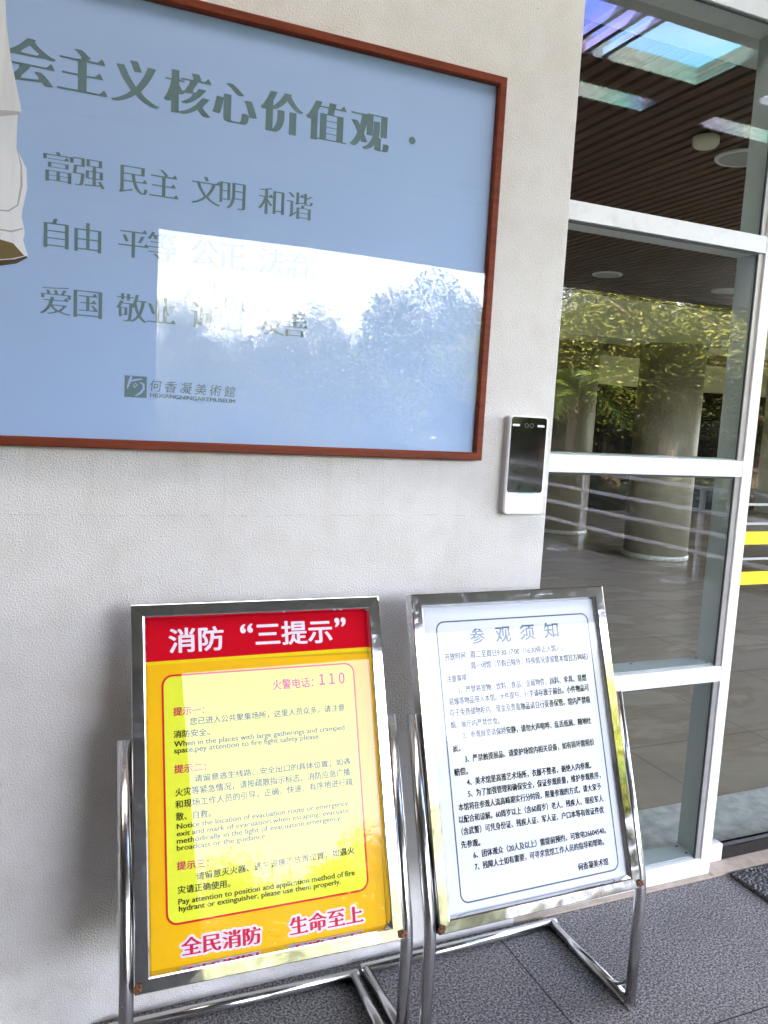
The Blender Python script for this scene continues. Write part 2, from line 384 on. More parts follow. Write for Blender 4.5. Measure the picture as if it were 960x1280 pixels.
# ------------------------------------------------------------------ lettering helpers
def text_polys(body, bold=0.0, res=3):
    """triangulated lettering as (verts2d, faces) in em units"""
    cu = bpy.data.curves.new('lettering_tmp', 'FONT'); cu.body = body; cu.size = 1; cu.resolution_u = res; cu.offset = bold
    o = bpy.data.objects.new('lettering_tmp', cu); COL.objects.link(o)
    dg = bpy.context.evaluated_depsgraph_get(); dg.update()
    me = o.evaluated_get(dg).to_mesh()
    V = [(v.co.x, v.co.y) for v in me.vertices]; F = [tuple(p.vertices) for p in me.polygons]
    o.evaluated_get(dg).to_mesh_clear()
    bpy.data.objects.remove(o); bpy.data.curves.remove(cu)
    return V, F
def song_polys(body, wx, wy, serif=True, grow=0.0):
    """Song-style lettering: thick uprights, thin level strokes, little serifs"""
    cu = bpy.data.curves.new('lettering_tmp', 'FONT'); cu.body = body; cu.size = 1; cu.resolution_u = 3
    o = bpy.data.objects.new('lettering_tmp', cu); COL.objects.link(o)
    dg = bpy.context.evaluated_depsgraph_get(); dg.update()
    c2 = o.evaluated_get(dg).to_curve(dg)
    outs = []
    for sp in c2.splines:
        bp = sp.bezier_points; n = len(bp); pts = []
        for i in range(n):
            a, b = bp[i], bp[(i + 1) % n]
            straight = (a.handle_right - a.co).cross(b.co - a.co).length < 1e-6 and (b.handle_left - b.co).cross(b.co - a.co).length < 1e-6
            seg = [a.co, b.co] if straight else interpolate_bezier(a.co, a.handle_right, b.handle_left, b.co, 6)
            pts += [Vector((p.x, p.y)) for p in seg[:-1]]
        q = []
        for p in pts:
            if not q or (p - q[-1]).length > 1e-4: q.append(p)
        if len(q) > 2 and (q[0] - q[-1]).length < 1e-4: q.pop()
        if len(q) > 2: outs.append(q)
    o.evaluated_get(dg).to_mesh_clear() if False else None
    bpy.data.objects.remove(o); bpy.data.curves.remove(cu)
    tot = sum(sum(p[i].x * p[(i + 1) % len(p)].y - p[(i + 1) % len(p)].x * p[i].y for i in range(len(p))) for p in outs)
    sg = 1 if tot > 0 else -1       # outer contours ccw when positive
    cu = bpy.data.curves.new('lettering_tmp', 'CURVE'); cu.dimensions = '2D'; cu.fill_mode = 'BOTH'; cu.resolution_u = 1
    extra = []
    for p in outs:
        n = len(p); new = []
        for i in range(n):
            e0 = (p[i] - p[i - 1]).normalized(); e1 = (p[(i + 1) % n] - p[i]).normalized()
            n0 = Vector((e0.y, -e0.x)) * sg; n1 = Vector((e1.y, -e1.x)) * sg
            m = n0 + n1
            m = m / max(.35, m.length_squared / 2) if m.length > .01 else n0
            new.append(Vector((p[i].x + m.x * (wx + grow), p[i].y + m.y * (wy + grow))))
            if serif:
                a, b = p[i], p[(i + 1) % n]; d = b - a
                if abs(d.x) < .012 and .04 < abs(d.y) < .1 and (n1.x > .9):
                    pa = (p[i - 1] - a); pb = (p[(i + 2) % n] - b)
                    if pa.x < -.12 and pb.x < -.12 and abs(pa.y) < .03 and abs(pb.y) < .03:
                        x = a.x + wx; yt = max(a.y, b.y) + wy; yb = min(a.y, b.y) - wy
                        extra.append([(x - .15, yt - .004), (x - .062, yt + .090), (x - .015, yt + .03), (x + .012, yb), (x - .1, yb)])
        sp = cu.splines.new('POLY'); sp.points.add(len(new) - 1); sp.use_cyclic_u = True
        for k, v in enumerate(new): sp.points[k].co = (v.x, v.y, 0, 1)
    o = bpy.data.objects.new('lettering_tmp', cu); COL.objects.link(o)
    dg = bpy.context.evaluated_depsgraph_get(); dg.update()
    me = o.evaluated_get(dg).to_mesh()
    V = [(v.co.x, v.co.y) for v in me.vertices]; F = [tuple(q.vertices) for q in me.polygons]
    o.evaluated_get(dg).to_mesh_clear()
    bpy.data.objects.remove(o); bpy.data.curves.remove(cu)
    return V, F, extra
def add_polys(mb, V, F, fn):
    vs = [mb.bm.verts.new(fn(x, y)) for x, y in V]
    for f in F:
        try: mb.bm.faces.new([vs[i] for i in f])
        except ValueError: pass
def fit_line(mb, body, s0, s1, t0, t1, h, place, bold=0.0, kind='sans', lift=0.0, grow=0.0, stamps=((0, 0),)):
    """fit the lettering's own bounding box between (s0,t0) and (s1,t1), height h"""
    if kind == 'sans': V, F = text_polys(body, bold); ex = []
    else: V, F, ex = song_polys(body, .008, -.012, grow=0)
    x0 = min(v[0] for v in V); x1 = max(v[0] for v in V); y0 = min(v[1] for v in V); y1 = max(v[1] for v in V)
    if grow: stamps = [(grow * math.cos(a * math.pi / 8), grow * math.sin(a * math.pi / 8)) for a in range(16)] + [(grow * .5, 0), (-grow * .5, 0)]
    def fn(x, y, l=lift):
        a = (x - x0) / (x1 - x0)
        return place(s0 + a * (s1 - s0), t0 + a * (t1 - t0) + (y - y0) / (y1 - y0) * h, l)
    for k, (dx, dy) in enumerate(stamps):
        add_polys(mb, V, F, lambda x, y: fn(x + dx, y + dy, lift + k * .00002))
    if not grow:
        for e in ex: add_polys(mb, e, [tuple(range(len(e)))], lambda x, y: fn(x, y, lift + .00022))
EM = None
def glyph_at(mb, ch, cx, cy, em, place, kind='song', bold=0.0, lift=0.0, wx=.02, wy=-.014, ex_scale=1.0, stamps=(0,)):
    if kind == 'song': V, F, ex = song_polys(ch, wx, wy)
    else: V, F = text_polys(ch, bold); ex = []
    fn = lambda x, y, l=lift: place(cx + (x - EMC[0]) * em / EMC[2] * ex_scale, cy + (y - EMC[1]) * em / EMC[2], l)
    for k, dx in enumerate(stamps): add_polys(mb, V, F, lambda x, y: fn(x + dx, y, lift + k * .00003))
    for e in ex: add_polys(mb, e, [tuple(range(len(e)))], lambda x, y: fn(x + max(stamps), y, lift + .00022))
_V, _F = text_polys('国')
_xs = [v[0] for v in _V]; _ys = [v[1] for v in _V]
EMC = ((min(_xs) + max(_xs)) / 2, (min(_ys) + max(_ys)) / 2, (max(_ys) - min(_ys)) / .88)   # glyph centre and em size

# ================================================================== SETTING
# ground and paving
g = MB(); g.box(-400, 400, -400, 400, -.9, -.55); tag(g.build('ground', MT['grass']), kind='structure')
g = MB(); g.box(-9, 4.95, -9.5, .02, -.5, 0); tag(g.build('pavement', MT['paving']), kind='structure')
g = MB(); g.box(.02, 12, .02, 12, -.5, -.004); tag(g.build('lobby_floor', MT['marble']), kind='structure')
g = MB(); g.box(4.95, 12, -1.5, .02, -.5, -.006); tag(g.build('side_path', MT['paving']), kind='structure')

# museum building: front wall, header, roof, lobby shell
bld = thing('museum_building', 'cream stucco museum building with glazed lobby and slatted brown ceiling', 'building', (0, 0, 0))
b = MB(); b.box(-9, .012, 0, .3, -.3, 4.6, .003); b.build('front_wall', MT['wall'], bld)
b = MB(); b.box(.012, 12, .0, .3, 2.80, 4.6); b.build('header_wall', MT['wall'], bld)
b = MB(); b.box(.012, 12, .14, .335, 2.757, 3.02); b.build('ceiling_bulkhead', MT['inner_plaster'], bld)
b = MB(); b.box(-.3, 12, .3, 12, 3.02, 3.25); b.build('lobby_roof', MT['inner_plaster'], bld)
b = MB()
x = -.1
while x < 9.5:
    b.box(x, x + .052, .34, 5.45, 2.93, 2.985); x += .082
for yy in (1.9, 3.7): b.box(-.1, 9.5, yy, yy + .012, 2.985, 2.995)
b.build('slat_ceiling', MT['slat'], bld)
b = MB(); b.box(-.1, 9.5, .34, 5.45, 2.998, 3.015); b.build('ceiling_void', MT['dark_wall'], bld)
b = MB(); b.box(-.1, 10.5, 5.46, 6.0, 2.5, 3.015); b.build('lobby_beam', MT['inner_plaster'], bld)
b = MB(); b.box(-.1, 12, 6.0, 11.7, 2.80, 2.84); b.build('rear_ceiling', MT['slat'], bld)
b = MB(); b.box(-.3, 12, 10.0, 10.2, -.3, 2.28); b.build('rear_panelling', MT['dark_wall'], bld)
b = MB(); b.box(-.3, 12, 10.02, 10.2, 2.28, 3.0); b.build('rear_wall', MT['cream'], bld)
b = MB(); b.box(-.3, -.1, .3, 10.0, -.3, 3.02); b.build('side_wall', MT['inner_plaster'], bld)
b = MB(); b.box(12, 12.2, .0, 4.2, -.3, 3.02); b.box(12, 12.2, 7.6, 10.2, -.3, 3.02); b.box(12, 12.2, 4.2, 7.6, 2.5, 3.02); b.build('end_wall', MT['inner_plaster'], bld)

# front glazing
gz = thing('lobby_window', 'tall white framed lobby window in four panes beside the stucco wall', 'window', (0, 0, 0))
FX0, FX1 = .014, .806
b = MB(); b.box(.764, FX1, .02, .125, 0, 2.80, .002); b.build('mullion', MT['white_frame'], gz)
for nm, z0, z1 in (('bottom_rail', 0.004, .066), ('transom', .690, .742), ('transom', 1.368, 1.420), ('transom', 2.064, 2.116), ('top_rail', 2.726, 2.798)):
    b = MB(); b.box(.0135, .7638, .021, .122, z0, z1, .002); b.build(nm, MT['white_frame'], gz)
for z0, z1 in ((.066, .690), (.742, 1.368), (1.420, 2.064), (2.116, 2.726)):
    b = MB(); b.box(.0138, .752, .034, .040, z0 + .002, z1 - .002); b.build('pane', MT['window_glass'], gz)
    b = MB(); b.box(.744, .7635, .027, .033, z0 + .001, z1 - .001); b.build('glazing_bead', MT['bead'], gz)
    b = MB(); b.box(.740, .7437, .028, .0335, z0 + .001, z1 - .001); b.build('gasket', MT['gasket'], gz)
    b = MB(); b.box(.752, .7636, .041, .121, z0 + .001, z1 - .001); b.box(.0138, .7515, .042, .121, z0 + .0005, z0 + .004); b.build('inner_lining', MT['teal_alu'], gz)
    b = MB(); b.box(.0138, .744, .0295, .0335, z1 - .006, z1 - .0005); b.build('gasket', MT['gasket'], gz)
for zz in (.0702, .7462):
    for xx, yy in ((.735, .060), (.735, .105), (.46, .105)):
        q = MB(); q.lathe([(.0045, 0), (.0045, .001), (.002, .0016)], (xx, yy, zz), 12); q.build('screw', MT['gasket'], gz)
b = MB(); b.box(.014, .806, .0, .0195, .001, .007); tag(b.build('sealant_strip', MT['tan_stone'], gz))

# sliding door leaf to the right
dr = thing('glass_door', 'frameless glass sliding door with two yellow safety strips', 'door', (0, 0, 0))
b = MB(); b.box(.812, 2.2, .076, .088, .015, 2.72); b.build('pane', MT['window_glass'], dr)
for z0, z1 in ((1.138, 1.182), (1.0, 1.045)):
    b = MB(); b.box(.813, 2.19, .0735, .0755, z0, z1); b.build('safety_strip', MT['strip_yellow'], dr)
for z0 in (1.27, 1.205, 1.085):
    b = MB(); b.box(.813, 2.19, .0738, .0755, z0, z0 + .008); b.build('etched_line', MT['grey_plastic'], dr)
b = MB(); b.box(.815, .905, .062, .102, .012, .074, .003); b.build('patch_fitting', MT['white_plastic'], dr)
b = MB(); b.box(.907, 1.35, .064, .100, .012, .060, .003); b.build('bottom_rail', MT['black_glass'], dr)
b = MB(); b.box(.806, 2.9, .0, .13, .0005, .011, .002); b.build('threshold', MT['tan_stone'], dr)
st = MB(); st.box(2.21, 2.29, .02, .125, 0, 2.8, .002); tag(st.build('door_post', MT['white_frame']), 'white aluminium post on the far side of the glass door', 'post')
g2 = thing('side_window', 'wide fixed lobby window beyond the glass door', 'window', (0, 0, 0))
b = MB(); b.box(2.291, 9.4, .034, .040, .05, 2.76); b.build('pane', MT['window_glass'], g2)
b = MB(); b.box(2.291, 9.4, .021, .12, .0, .05, .002); b.box(2.291, 9.4, .021, .12, 2.76, 2.80, .002)
for xx in (3.7, 5.1, 6.5, 7.9, 9.3): b.box(xx, xx + .06, .022, .12, .05, 2.76, .002)
b.build('frame', MT['white_frame'], g2)
b = MB(); b.box(9.46, 12, 0, .3, -.3, 2.8); b.build('front_wall', MT['wall'], bld)

# lobby columns, downlights, floor panel
def column(name, label, x, y, r, top, z0=0):
    t = thing(name, label, 'column', (x, y, 0))
    b = MB(); b.lathe([(r, 0), (r, top)], n=48); b.build('shaft', MT['column'], t)
    b = MB(); b.lathe([(r + .015, 0.0), (r + .015, .05), (r + .004, .056)], n=48); b.build('plinth', MT['light_stone'], t)
column('round_column', 'cream round column inside the lobby nearest the window mullion', 5.52, 5.60, .37, 2.50)
column('round_column', 'cream round column farther back in the lobby, left one through the glass', 5.55, 7.60, .37, 2.80)
def downlight(x, y, z, label):
    t = thing('ceiling_light', label, 'downlight', (x, y, z), group='round ceiling lights in the lobby')
    b = MB(); b.lathe([(.135, -.012), (.14, -.006), (.14, .0)], n=32); b.build('rim', MT['white_plastic'], t)
    b = MB(); b.lathe([(.112, -.0135), (.116, -.0125)], n=32); b.build('diffuser', MT['grey_plastic'], t)
downlight(2.03, 1.40, 2.93, 'round ceiling light seen high in the top window pane')
downlight(3.55, 4.40, 2.93, 'round ceiling light at left in the second window pane')
downlight(4.98, 4.36, 2.93, 'round ceiling light at right in the second window pane near the mullion')
b = MB(); b.lathe([(.05, -.05), (.062, -.035), (.062, -.004), (.05, 0)], (0, 0, 0), 24)
sp = b.build('smoke_detector', MT['cream']); sp.location = (1.66, 1.28, 2.93); tag(sp, 'small cream smoke detector on the slatted ceiling in the top pane', 'smoke detector')
b = MB(); b.box(.62, 2.4, .17, .46, -.0035, .004); tag(b.build('floor_panel', MT['light_stone']), 'mottled grey stone panel set in the brown lobby floor behind the door', 'floor panel')

# ================================================================== CANOPY AND OUTDOORS (mostly seen mirrored in the glass)
cp = thing('entrance_canopy', 'brown entrance canopy with rectangular skylights over the door', 'canopy', (0, 0, 0))
b = MB()
XS = [(1.14, 2.35), (2.82, 4.03), (4.50, 5.71)]
YS = [(-2.08, -1.57), (-2.57, -2.39)]
XL = [(-3.1, -1.6), (-1.2, .5)]  # unseen openings added to brighten the upper wall
YL = [(-1.25, -.55)]
Z0, Z1 = 3.60, 3.70
ys = sorted([-5.0, 0.0] + [v for a in YS + YL for v in a]); xs = sorted([-9.0, 6.2] + [v for a in XS + XL for v in a])
for i in range(len(xs) - 1):
    for j in range(len(ys) - 1):
        if (xs[i], xs[i + 1]) in XS and (ys[j], ys[j + 1]) in YS: continue
        if (xs[i], xs[i + 1]) in XL and (ys[j], ys[j + 1]) in YL: continue
        lowered = 0.0
        b.box(xs[i], xs[i + 1], ys[j], ys[j + 1], Z0, Z1)
b.build('soffit', MT['soffit'], cp)
b = MB(); b.box(-9, 6.2, -5.22, -5.0, 2.94, 4.2); b.build('fascia', MT['concrete'], cp)
b = MB(); b.box(-9, 6.2, -4.999, -4.9, 3.5, 3.599); b.build('soffit_trim', MT['concrete'], cp)
for a in XS:
    for c_ in YS:
        q = MB(); q.box(a[0] + .01, a[1] - .01, c_[0] + .01, c_[1] - .01, 3.66, 3.67); q.build('skylight', MT['skylight'], cp)
for a in XL:
    for c_ in YL:
        q = MB(); q.box(a[0] + .01, a[1] - .01, c_[0] + .01, c_[1] - .01, 3.66, 3.67); q.build('skylight', MT['added_warm_skylight'], cp)
q = MB()
for k in range(3): q.box(1.40 + k * .12, 1.43 + k * .12, -2.07, -1.58, 3.61, 3.65)
q.build('louvre', MT['rail_white'], cp)

pl = MB(); pl.box(-2.3, -.44, -5.6, -5.02, -.3, 2.94, .004)
tag(pl.build('stone_pillar', MT['pillar']), 'wide grey granite pillar carrying the canopy edge, mirrored in the poster glass', 'pillar')
pl = MB(); pl.box(-5.6, -2.31, -5.58, -5.04, -.3, 2.938, .004); pl.box(-5.9, -5.61, -5.58, -.002, -.3, 3.598, .004)  # second pair of boxes: unseen wall added to cut light from the left
tag(pl.build('added_light_block_wall', MT['pillar']), 'added grey granite wall, out of view, blocking light from the left beside the granite pillar', 'wall')

rl = thing('railing', 'white railing of four level bars along the edge of the paving, mirrored in the window', 'railing', (4.83, 0, 0))
for y in (-.3, -2.23, -4.16, -6.09, -8.02, -9.4):
    q = MB(); q.box(-.022, .022, y - .022, y + .022, 0, .985); q.build('post', MT['rail_white'], rl)
for z in (.30, .52, .735, .965):
    q = MB(); q.box(-.018, .018, -9.4, -.3, z - .018, z + .018, .003); q.build('bar', MT['rail_white'], rl)
for i, y in enumerate((-2.15, -4.13, -6.13, -8.1)):
    t = thing('ground_light', ('low white dome ground light nearest the door by the railing', 'low white dome ground light beside the railing, right one mirrored in the window',
              'low white dome ground light beside the railing, left one mirrored in the window', 'low white dome ground light at the far end of the railing')[i], 'ground light', (4.52, y, 0), group='ground lights along the railing')
    q = MB(); q.lathe([(.13, 0), (.13, .012), (.10, .03)], n=28); q.build('collar', MT['rail_white'], t)
    q = MB(); q.lathe([(.085, .03), (.07, .05), (.03, .06)], n=28); q.build('dome', MT['grey_plastic'], t)

# trees
def crown_mesh(seed, n, rad, flat=.8, leafsz=.09, clumps=26):
    rnd = random.Random(seed); bm = bmesh.new()
    cl = []
    for _ in range(clumps):
        while True:
            p = Vector((rnd.uniform(-1, 1), rnd.uniform(-1, 1), rnd.uniform(-1, 1)))
            if .25 < p.length < 1: break
        cl.append((Vector((p.x * rad, p.y * rad, p.z * rad * flat)), rnd.uniform(.22, .42) * rad))
    for _ in range(n):
        c_, r = rnd.choice(cl)
        d = Vector((rnd.gauss(0, 1), rnd.gauss(0, 1), rnd.gauss(0, .7))).normalized() * r * rnd.random() ** .4
        p = c_ + d; s = leafsz * rnd.uniform(.6, 1.5)
        a = Vector((rnd.gauss(0, 1), rnd.gauss(0, 1), rnd.gauss(0, .6))).normalized(); w = a.cross(Vector((rnd.gauss(0, 1), rnd.gauss(0, 1), rnd.gauss(0, 1)))).normalized()
        bm.faces.new([bm.verts.new(q) for q in (p - a * s, p + w * s * .45, p + a * s, p - w * s * .45)])
    me = bpy.data.meshes.new('crown'); bm.to_mesh(me); bm.free(); return me
CROWNS = [crown_mesh(1, 52000, 1.0, .85, .020, 40), crown_mesh(2, 52000, 1.0, 1.0, .0195, 44), crown_mesh(3, 26000, 1.0, .9, .026, 44)]
LEAFY = {}
def crown_of(k, m_):
    if (k, m_) not in LEAFY:
        me = CROWNS[k].copy(); me.materials.append(MT[m_]); LEAFY[(k, m_)] = me
    return LEAFY[(k, m_)]
def tree(name, label, x, y, r, h, k, mat, zs=1.0, ground=-.55):
    t = thing(name, label, 'tree', (x, y, ground), random.uniform(0, 6), group='trees beyond the paving')
    hc = h - r * zs
    q = MB(); q.tube([(0, 0, 0), (.05 * r, 0, hc * .5), (0, .04 * r, hc)], [.09 * r + .05, .07 * r + .03, .045 * r + .02], 10)
    for j in range(6):
        a = j * 1.05 + .3; z = hc * (.62 + .06 * j)
        q.tube([(0, 0, z), (math.cos(a) * r * .35, math.sin(a) * r * .35, z + .35 * r), (math.cos(a) * r * .75, math.sin(a) * r * .75, z + .55 * r)], [.03 * r, .02 * r, .008 * r], 7)
    q.build('trunk', MT['bark'], t)
    me = crown_of(k, mat)
    c_ = bpy.data.objects.new('crown', me); COL.objects.link(c_); c_.parent = t; c_.location = (0, 0, hc); c_.scale = (r, r, r * zs)
def polar(az, d): return (math.sin(math.radians(az)) * d, -math.cos(math.radians(az)) * d)
TREES = [(34.5, 15.5, 2.2, 4.6, 0, 'leaf_bright', 'yellow green bushy tree left of the pair mirrored in the second pane'),
         (39.5, 14.5, 2.3, 4.9, 1, 'leaf_bright', 'bright sunlit tree mirrored over the near lobby column'),
         (44.5, 13.5, 2.2, 4.7, 0, 'leaf_bright', 'sunlit yellow green tree mirrored beside the mullion'),
         (50.0, 13.0, 2.2, 4.8, 1, 'leaf_bright', 'sunlit tree at the right end of the mirrored row'),
         (37.0, 20.0, 2.8, 6.0, 1, 'leaf_dark', 'taller darker tree behind the sunlit row'),
         (46.5, 19.0, 2.8, 5.8, 0, 'leaf_dark', 'dark tree behind the sunlit tree by the mullion'),
         (31.0, 17.5, 2.2, 4.9, 2, 'leaf_dark', 'mid green tree between the bright row and the big tree'),
         (26.8, 28.0, 3.3, 7.3, 2, 'leaf_dark', 'big round crowned tree standing tall against the white sky in the poster glass'),
         (21.0, 27.0, 2.6, 5.3, 0, 'leaf_dark', 'low spreading tree left of the big round tree'),
         (16.5, 28.0, 2.6, 5.4, 1, 'leaf_dark', 'low tree in the middle of the poster reflection'),
         (11.5, 27.0, 2.5, 5.1, 0, 'leaf_dark', 'low tree under the farther apartment block reflection'),
         (6.5, 27.0, 2.5, 5.2, 1, 'leaf_dark', 'low tree behind the edge of the granite pillar'),
         (1.0, 27.0, 2.6, 4.6, 0, 'leaf_dark', 'tree hidden mostly behind the granite pillar')]
for az, d, r, h, k, m_, lb in TREES:
    x, y = polar(az, d); tree('broadleaf_tree', lb, x, y, r, h, k, m_, .64 if m_ == 'leaf_bright' else 1.0)
def shrub(x, y, r, lb, k, m_):
    t = thing('shrub', lb, 'shrub', (x, y, -.55), random.uniform(0, 6), group='shrubs beyond the railing')
    q = MB(); q.tube([(0, 0, 0), (0, 0, r * .7)], [.05, .03], 8); q.build('stem', MT['bark'], t)
    me = crown_of(k, m_)
    c_ = bpy.data.objects.new('foliage', me); COL.objects.link(c_); c_.parent = t; c_.location = (0, 0, r * .75); c_.scale = (r, r, r * .8)
SH = [(6.6, -5.0, .8, 'dark low shrub just beyond the railing near the door'), (7.2, -7.0, .9, 'rounded shrub beyond the railing, second from the door'),
      (7.0, -9.2, .9, 'rounded shrub beyond the far railing post'), (5.4, -11.5, .9, 'shrub past the end of the railing'), (3.4, -12.5, 1.0, 'green shrub at the far edge of the paving'),
      (8.6, -8.4, 1.1, 'larger shrub behind the railing shrubs'), (8.9, -5.6, 1.2, 'broad shrub behind the one nearest the door')]
for x, y, r, lb in SH: shrub(x, y, r, lb, random.randrange(2), 'leaf_dark')
# far wood closing the view behind the trees: one mass
rnd = random.Random(11); q = MB()
for _ in range(26000):
    az = rnd.uniform(-12, 66); d = rnd.uniform(31, 35) - max(0, az - 26) * .22
    topz = 3.9 + .7 * math.sin(az * .55) + .5 * math.sin(az * 1.7 + 1) - max(0, az - 30) * .01
    x, y = polar(az, d); z = -.55 + (topz + .55) * rnd.random() ** .8
    p = Vector((x, y, z)); s = rnd.uniform(.12, .3)
    a = Vector((rnd.gauss(0, 1), rnd.gauss(0, 1), rnd.gauss(0, .7))).normalized(); w = a.cross(Vector((rnd.gauss(0, 1), rnd.gauss(0, 1), rnd.gauss(0, 1)))).normalized()
    q.bm.faces.new([q.bm.verts.new(v_) for v_ in (p - a * s, p + w * s * .5, p + a * s, p - w * s * .5)])
tag(q.build('far_wood', MT['leaf_dark'], recalc=False), 'dense belt of green trees closing the view beyond the paving', 'wood', kind='stuff')
# palm
px, py = polar(36.5, 11.5)
pt = thing('palm_tree', 'slender palm with arching fronds mirrored in the white notice board', 'palm', (px, py, -.55))
q = MB(); q.tube([(0, 0, 0), (.05, 0, 1.2), (.02, .05, 2.6)], [.13, .10, .08], 12); q.build('trunk', MT['bark'], pt)
q = MB(); rnd = random.Random(4)
for j in range(16):
    a = j * 2 * math.pi / 16 + rnd.uniform(-.15, .15); e = rnd.uniform(.2, 1.2); L = rnd.uniform(1.1, 1.5)
    P0 = Vector((.02, .05, 2.6)); dirh = Vector((math.cos(a), math.sin(a), 0)); side = Vector((-math.sin(a), math.cos(a), 0))
    pts = [P0 + dirh * L * t_ * math.cos(e * (1 - t_ * .6)) + Vector((0, 0, L * (math.sin(e) * t_ - .75 * t_ * t_))) for t_ in [i / 14 for i in range(15)]]
    for i in range(1, 15):
        l_ = .34 * math.sin(math.pi * (i + 1) / 16.5) + .05
        fw = (pts[i] - pts[i - 1]).normalized()
        for sg in (-1, 1):
            tip = pts[i] + side * sg * l_ + fw * l_ * .6 + Vector((0, 0, -.10 * l_))
            q.poly([pts[i - 1], pts[i], tip])
q.build('fronds', MT['leaf_palm'], pt, recalc=False)

# far apartment blocks
def block(label, az, d, w, dep, h, rows, cols, rz):
    x, y = polar(az, d)
    t = thing('apartment_building', label, 'building', (x, y, -.55), rz)
    q = MB(); q.box(-w / 2, w / 2, -dep / 2, dep / 2, 0, h); q.build('wall', MT['far_wall'], t)
    q = MB(); q.box(-w / 2 - .2, -w / 2 + 3, -dep / 2, dep / 2, h, h + 1.2); q.build('roof_parapet', MT['far_wall'], t); q = MB(); q.box(w / 2 - 1, w / 2 + .2, -dep / 2, dep / 2, h, h + 2.2); q.build('roof_parapet', MT['far_wall'], t)
    for i in range(rows):
        for j in range(cols):
            cx = -w / 2 + w * (j + .5) / cols; cz = h - 1.6 - i * 3.0
            q = MB(); q.box(cx - .8, cx + .8, dep / 2 - .1, dep / 2 + .06, cz - .8, cz + .7); q.build('window', MT['far_glass'], t)
block('pale apartment block with stepped roof at left above the mirrored trees', 8.6, 80, 6.5, 9, 12.3, 2, 3, math.radians(10))
block('wide pale apartment block in the middle above the mirrored trees', 17.5, 84, 15, 9, 12.3, 2, 6, math.radians(14))

# ================================================================== WALL OBJECTS
# framed poster
po = thing('framed_poster', 'large pale blue poster in a red-brown wooden frame on the stucco wall', 'poster', (-.225, 0, 1.397))
OX = -.225; OZ = 1.397
PW, PH = 2.25, .965
def PL(x, z, l=0.0): return (x - OX, -.0130 - l, z - OZ)
def rect_loop(x0, x1, z0, z1, y): return [(x0, y, z0), (x1, y, z0), (x1, y, z1), (x0, y, z1)]
q = MB()
prof = [(0, -.0015), (0, -.029), (.0025, -.031), (.0175, -.031), (.0205, -.028), (.0205, -.0125)]
q.rings([rect_loop(-PW + i, 0 - i, 0 + i, PH - i, y) for i, y in prof])
q.build('frame', MT['red_wood'], po)
q = MB(); q.box(-PW + .012, -.012, -.0110, -.0020, .012, PH - .012); sh = q.build('printed_sheet', MT['poster_paper'], po)
q = MB(); q.box(-PW + .0208, -.0208, -.0225, -.0195, .0208, PH - .0208); q.build('glass_cover', MT['poster_glass'], po)
def PS(x, z, l=0.0): return (x - OX, -.0116 - l, z - OZ)
q = MB()
TITLE = [('社', -1.4330), ('会', -1.3254), ('主', -1.2254), ('义', -1.1189), ('核', -1.0103), ('心', -.9069), ('价', -.7985), ('值', -.6907), ('观', -.5820)]
for ch, x in TITLE[1:]: glyph_at(q, ch, x, 2.1722, .0985, PS, wx=.006, wy=-.019, stamps=(-.040, -.020, 0, .020, .040))
q.build('title_lettering', MT['poster_ink'], sh)
q = MB()
q.bm.faces.new([q.bm.verts.new(PS(-.4701 + math.cos(a * math.pi / 12) * .0085, 2.1725 + math.sin(a * math.pi / 12) * .0085)) for a in range(24)])
q.build('title_dot', MT['poster_ink'], sh)
for row in ([('富', -1.2705), ('强', -1.2112), ('民', -1.1208), ('主', -1.0571), ('文', -.9653), ('明', -.9061), ('和', -.8135), ('谐', -.7483), 1.9757],
            [('自', -1.2745), ('由', -1.2116), ('平', -1.1187), ('等', -1.0579), ('公', -.9652), ('正', -.9038), ('法', -.8104), ('治', -.7486), 1.8420],
            [('爱', -1.2739), ('国', -1.2104), ('敬', -1.1199), ('业', -1.0569), ('诚', -.9616), ('信', -.8995), ('友', -.8051), ('善', -.7485), 1.7045]):
    for k in (0, 2, 4, 6):
        q = MB()
        for ch, x in row[k:k + 2]: glyph_at(q, ch, x, row[-1], .067, PS, wx=.004, wy=-.018, stamps=(-.010, .010))
        q.build('slogan_lettering', MT['poster_ink'], sh)
# museum mark
q = MB(); q.poly([PS(-1.1329, 1.5123), PS(-1.0853, 1.5123), PS(-1.0853, 1.5594), PS(-1.1329, 1.5594)]); lg = q.build('logo_square', MT['poster_ink'], sh)
def brush(mb, pts, wid, place):
    n = len(pts); L = []; R = []
    for i, (x, z) in enumerate(pts):
        a = Vector(pts[max(0, i - 1)]); b_ = Vector(pts[min(n - 1, i + 1)]); d = (b_ - a).normalized(); nn = Vector((-d.y, d.x)) * wid[i] / 2
        L.append((x + nn.x, z + nn.y)); R.append((x - nn.x, z - nn.y))
    for i in range(n - 1):
        mb.bm.faces.new([mb.bm.verts.new(place(*p)) for p in (L[i], L[i + 1], R[i + 1], R[i])])
LX, LZ, LS = -1.1329, 1.5123, .0474
def lg_pl(u, v, l=.0003): return PS(LX + u * LS, LZ + v * LS, l)
q = MB()
brush(q, [(.30, .97), (.25, .80), (.19, .62), (.13, .40)], [.10, .12, .10, .05], lg_pl)
brush(q, [(.25, .74), (.45, .80), (.70, .86), (.80, .87)], [.05, .09, .07, .02], lambda a, b_: lg_pl(a, b_, .0004))
brush(q, [(.36, .55), (.45, .46), (.58, .60), (.48, .66), (.40, .55)], [.03, .06, .05, .05, .03], lambda a, b_: lg_pl(a, b_, .0005))
brush(q, [(.70, .72), (.86, .62), (.86, .42), (.74, .24), (.58, .12), (.46, .07)], [.04, .09, .11, .10, .07, .02], lambda a, b_: lg_pl(a, b_, .0006))
q.build('logo_stroke', MT['poster_paper'], lg)
q = MB()
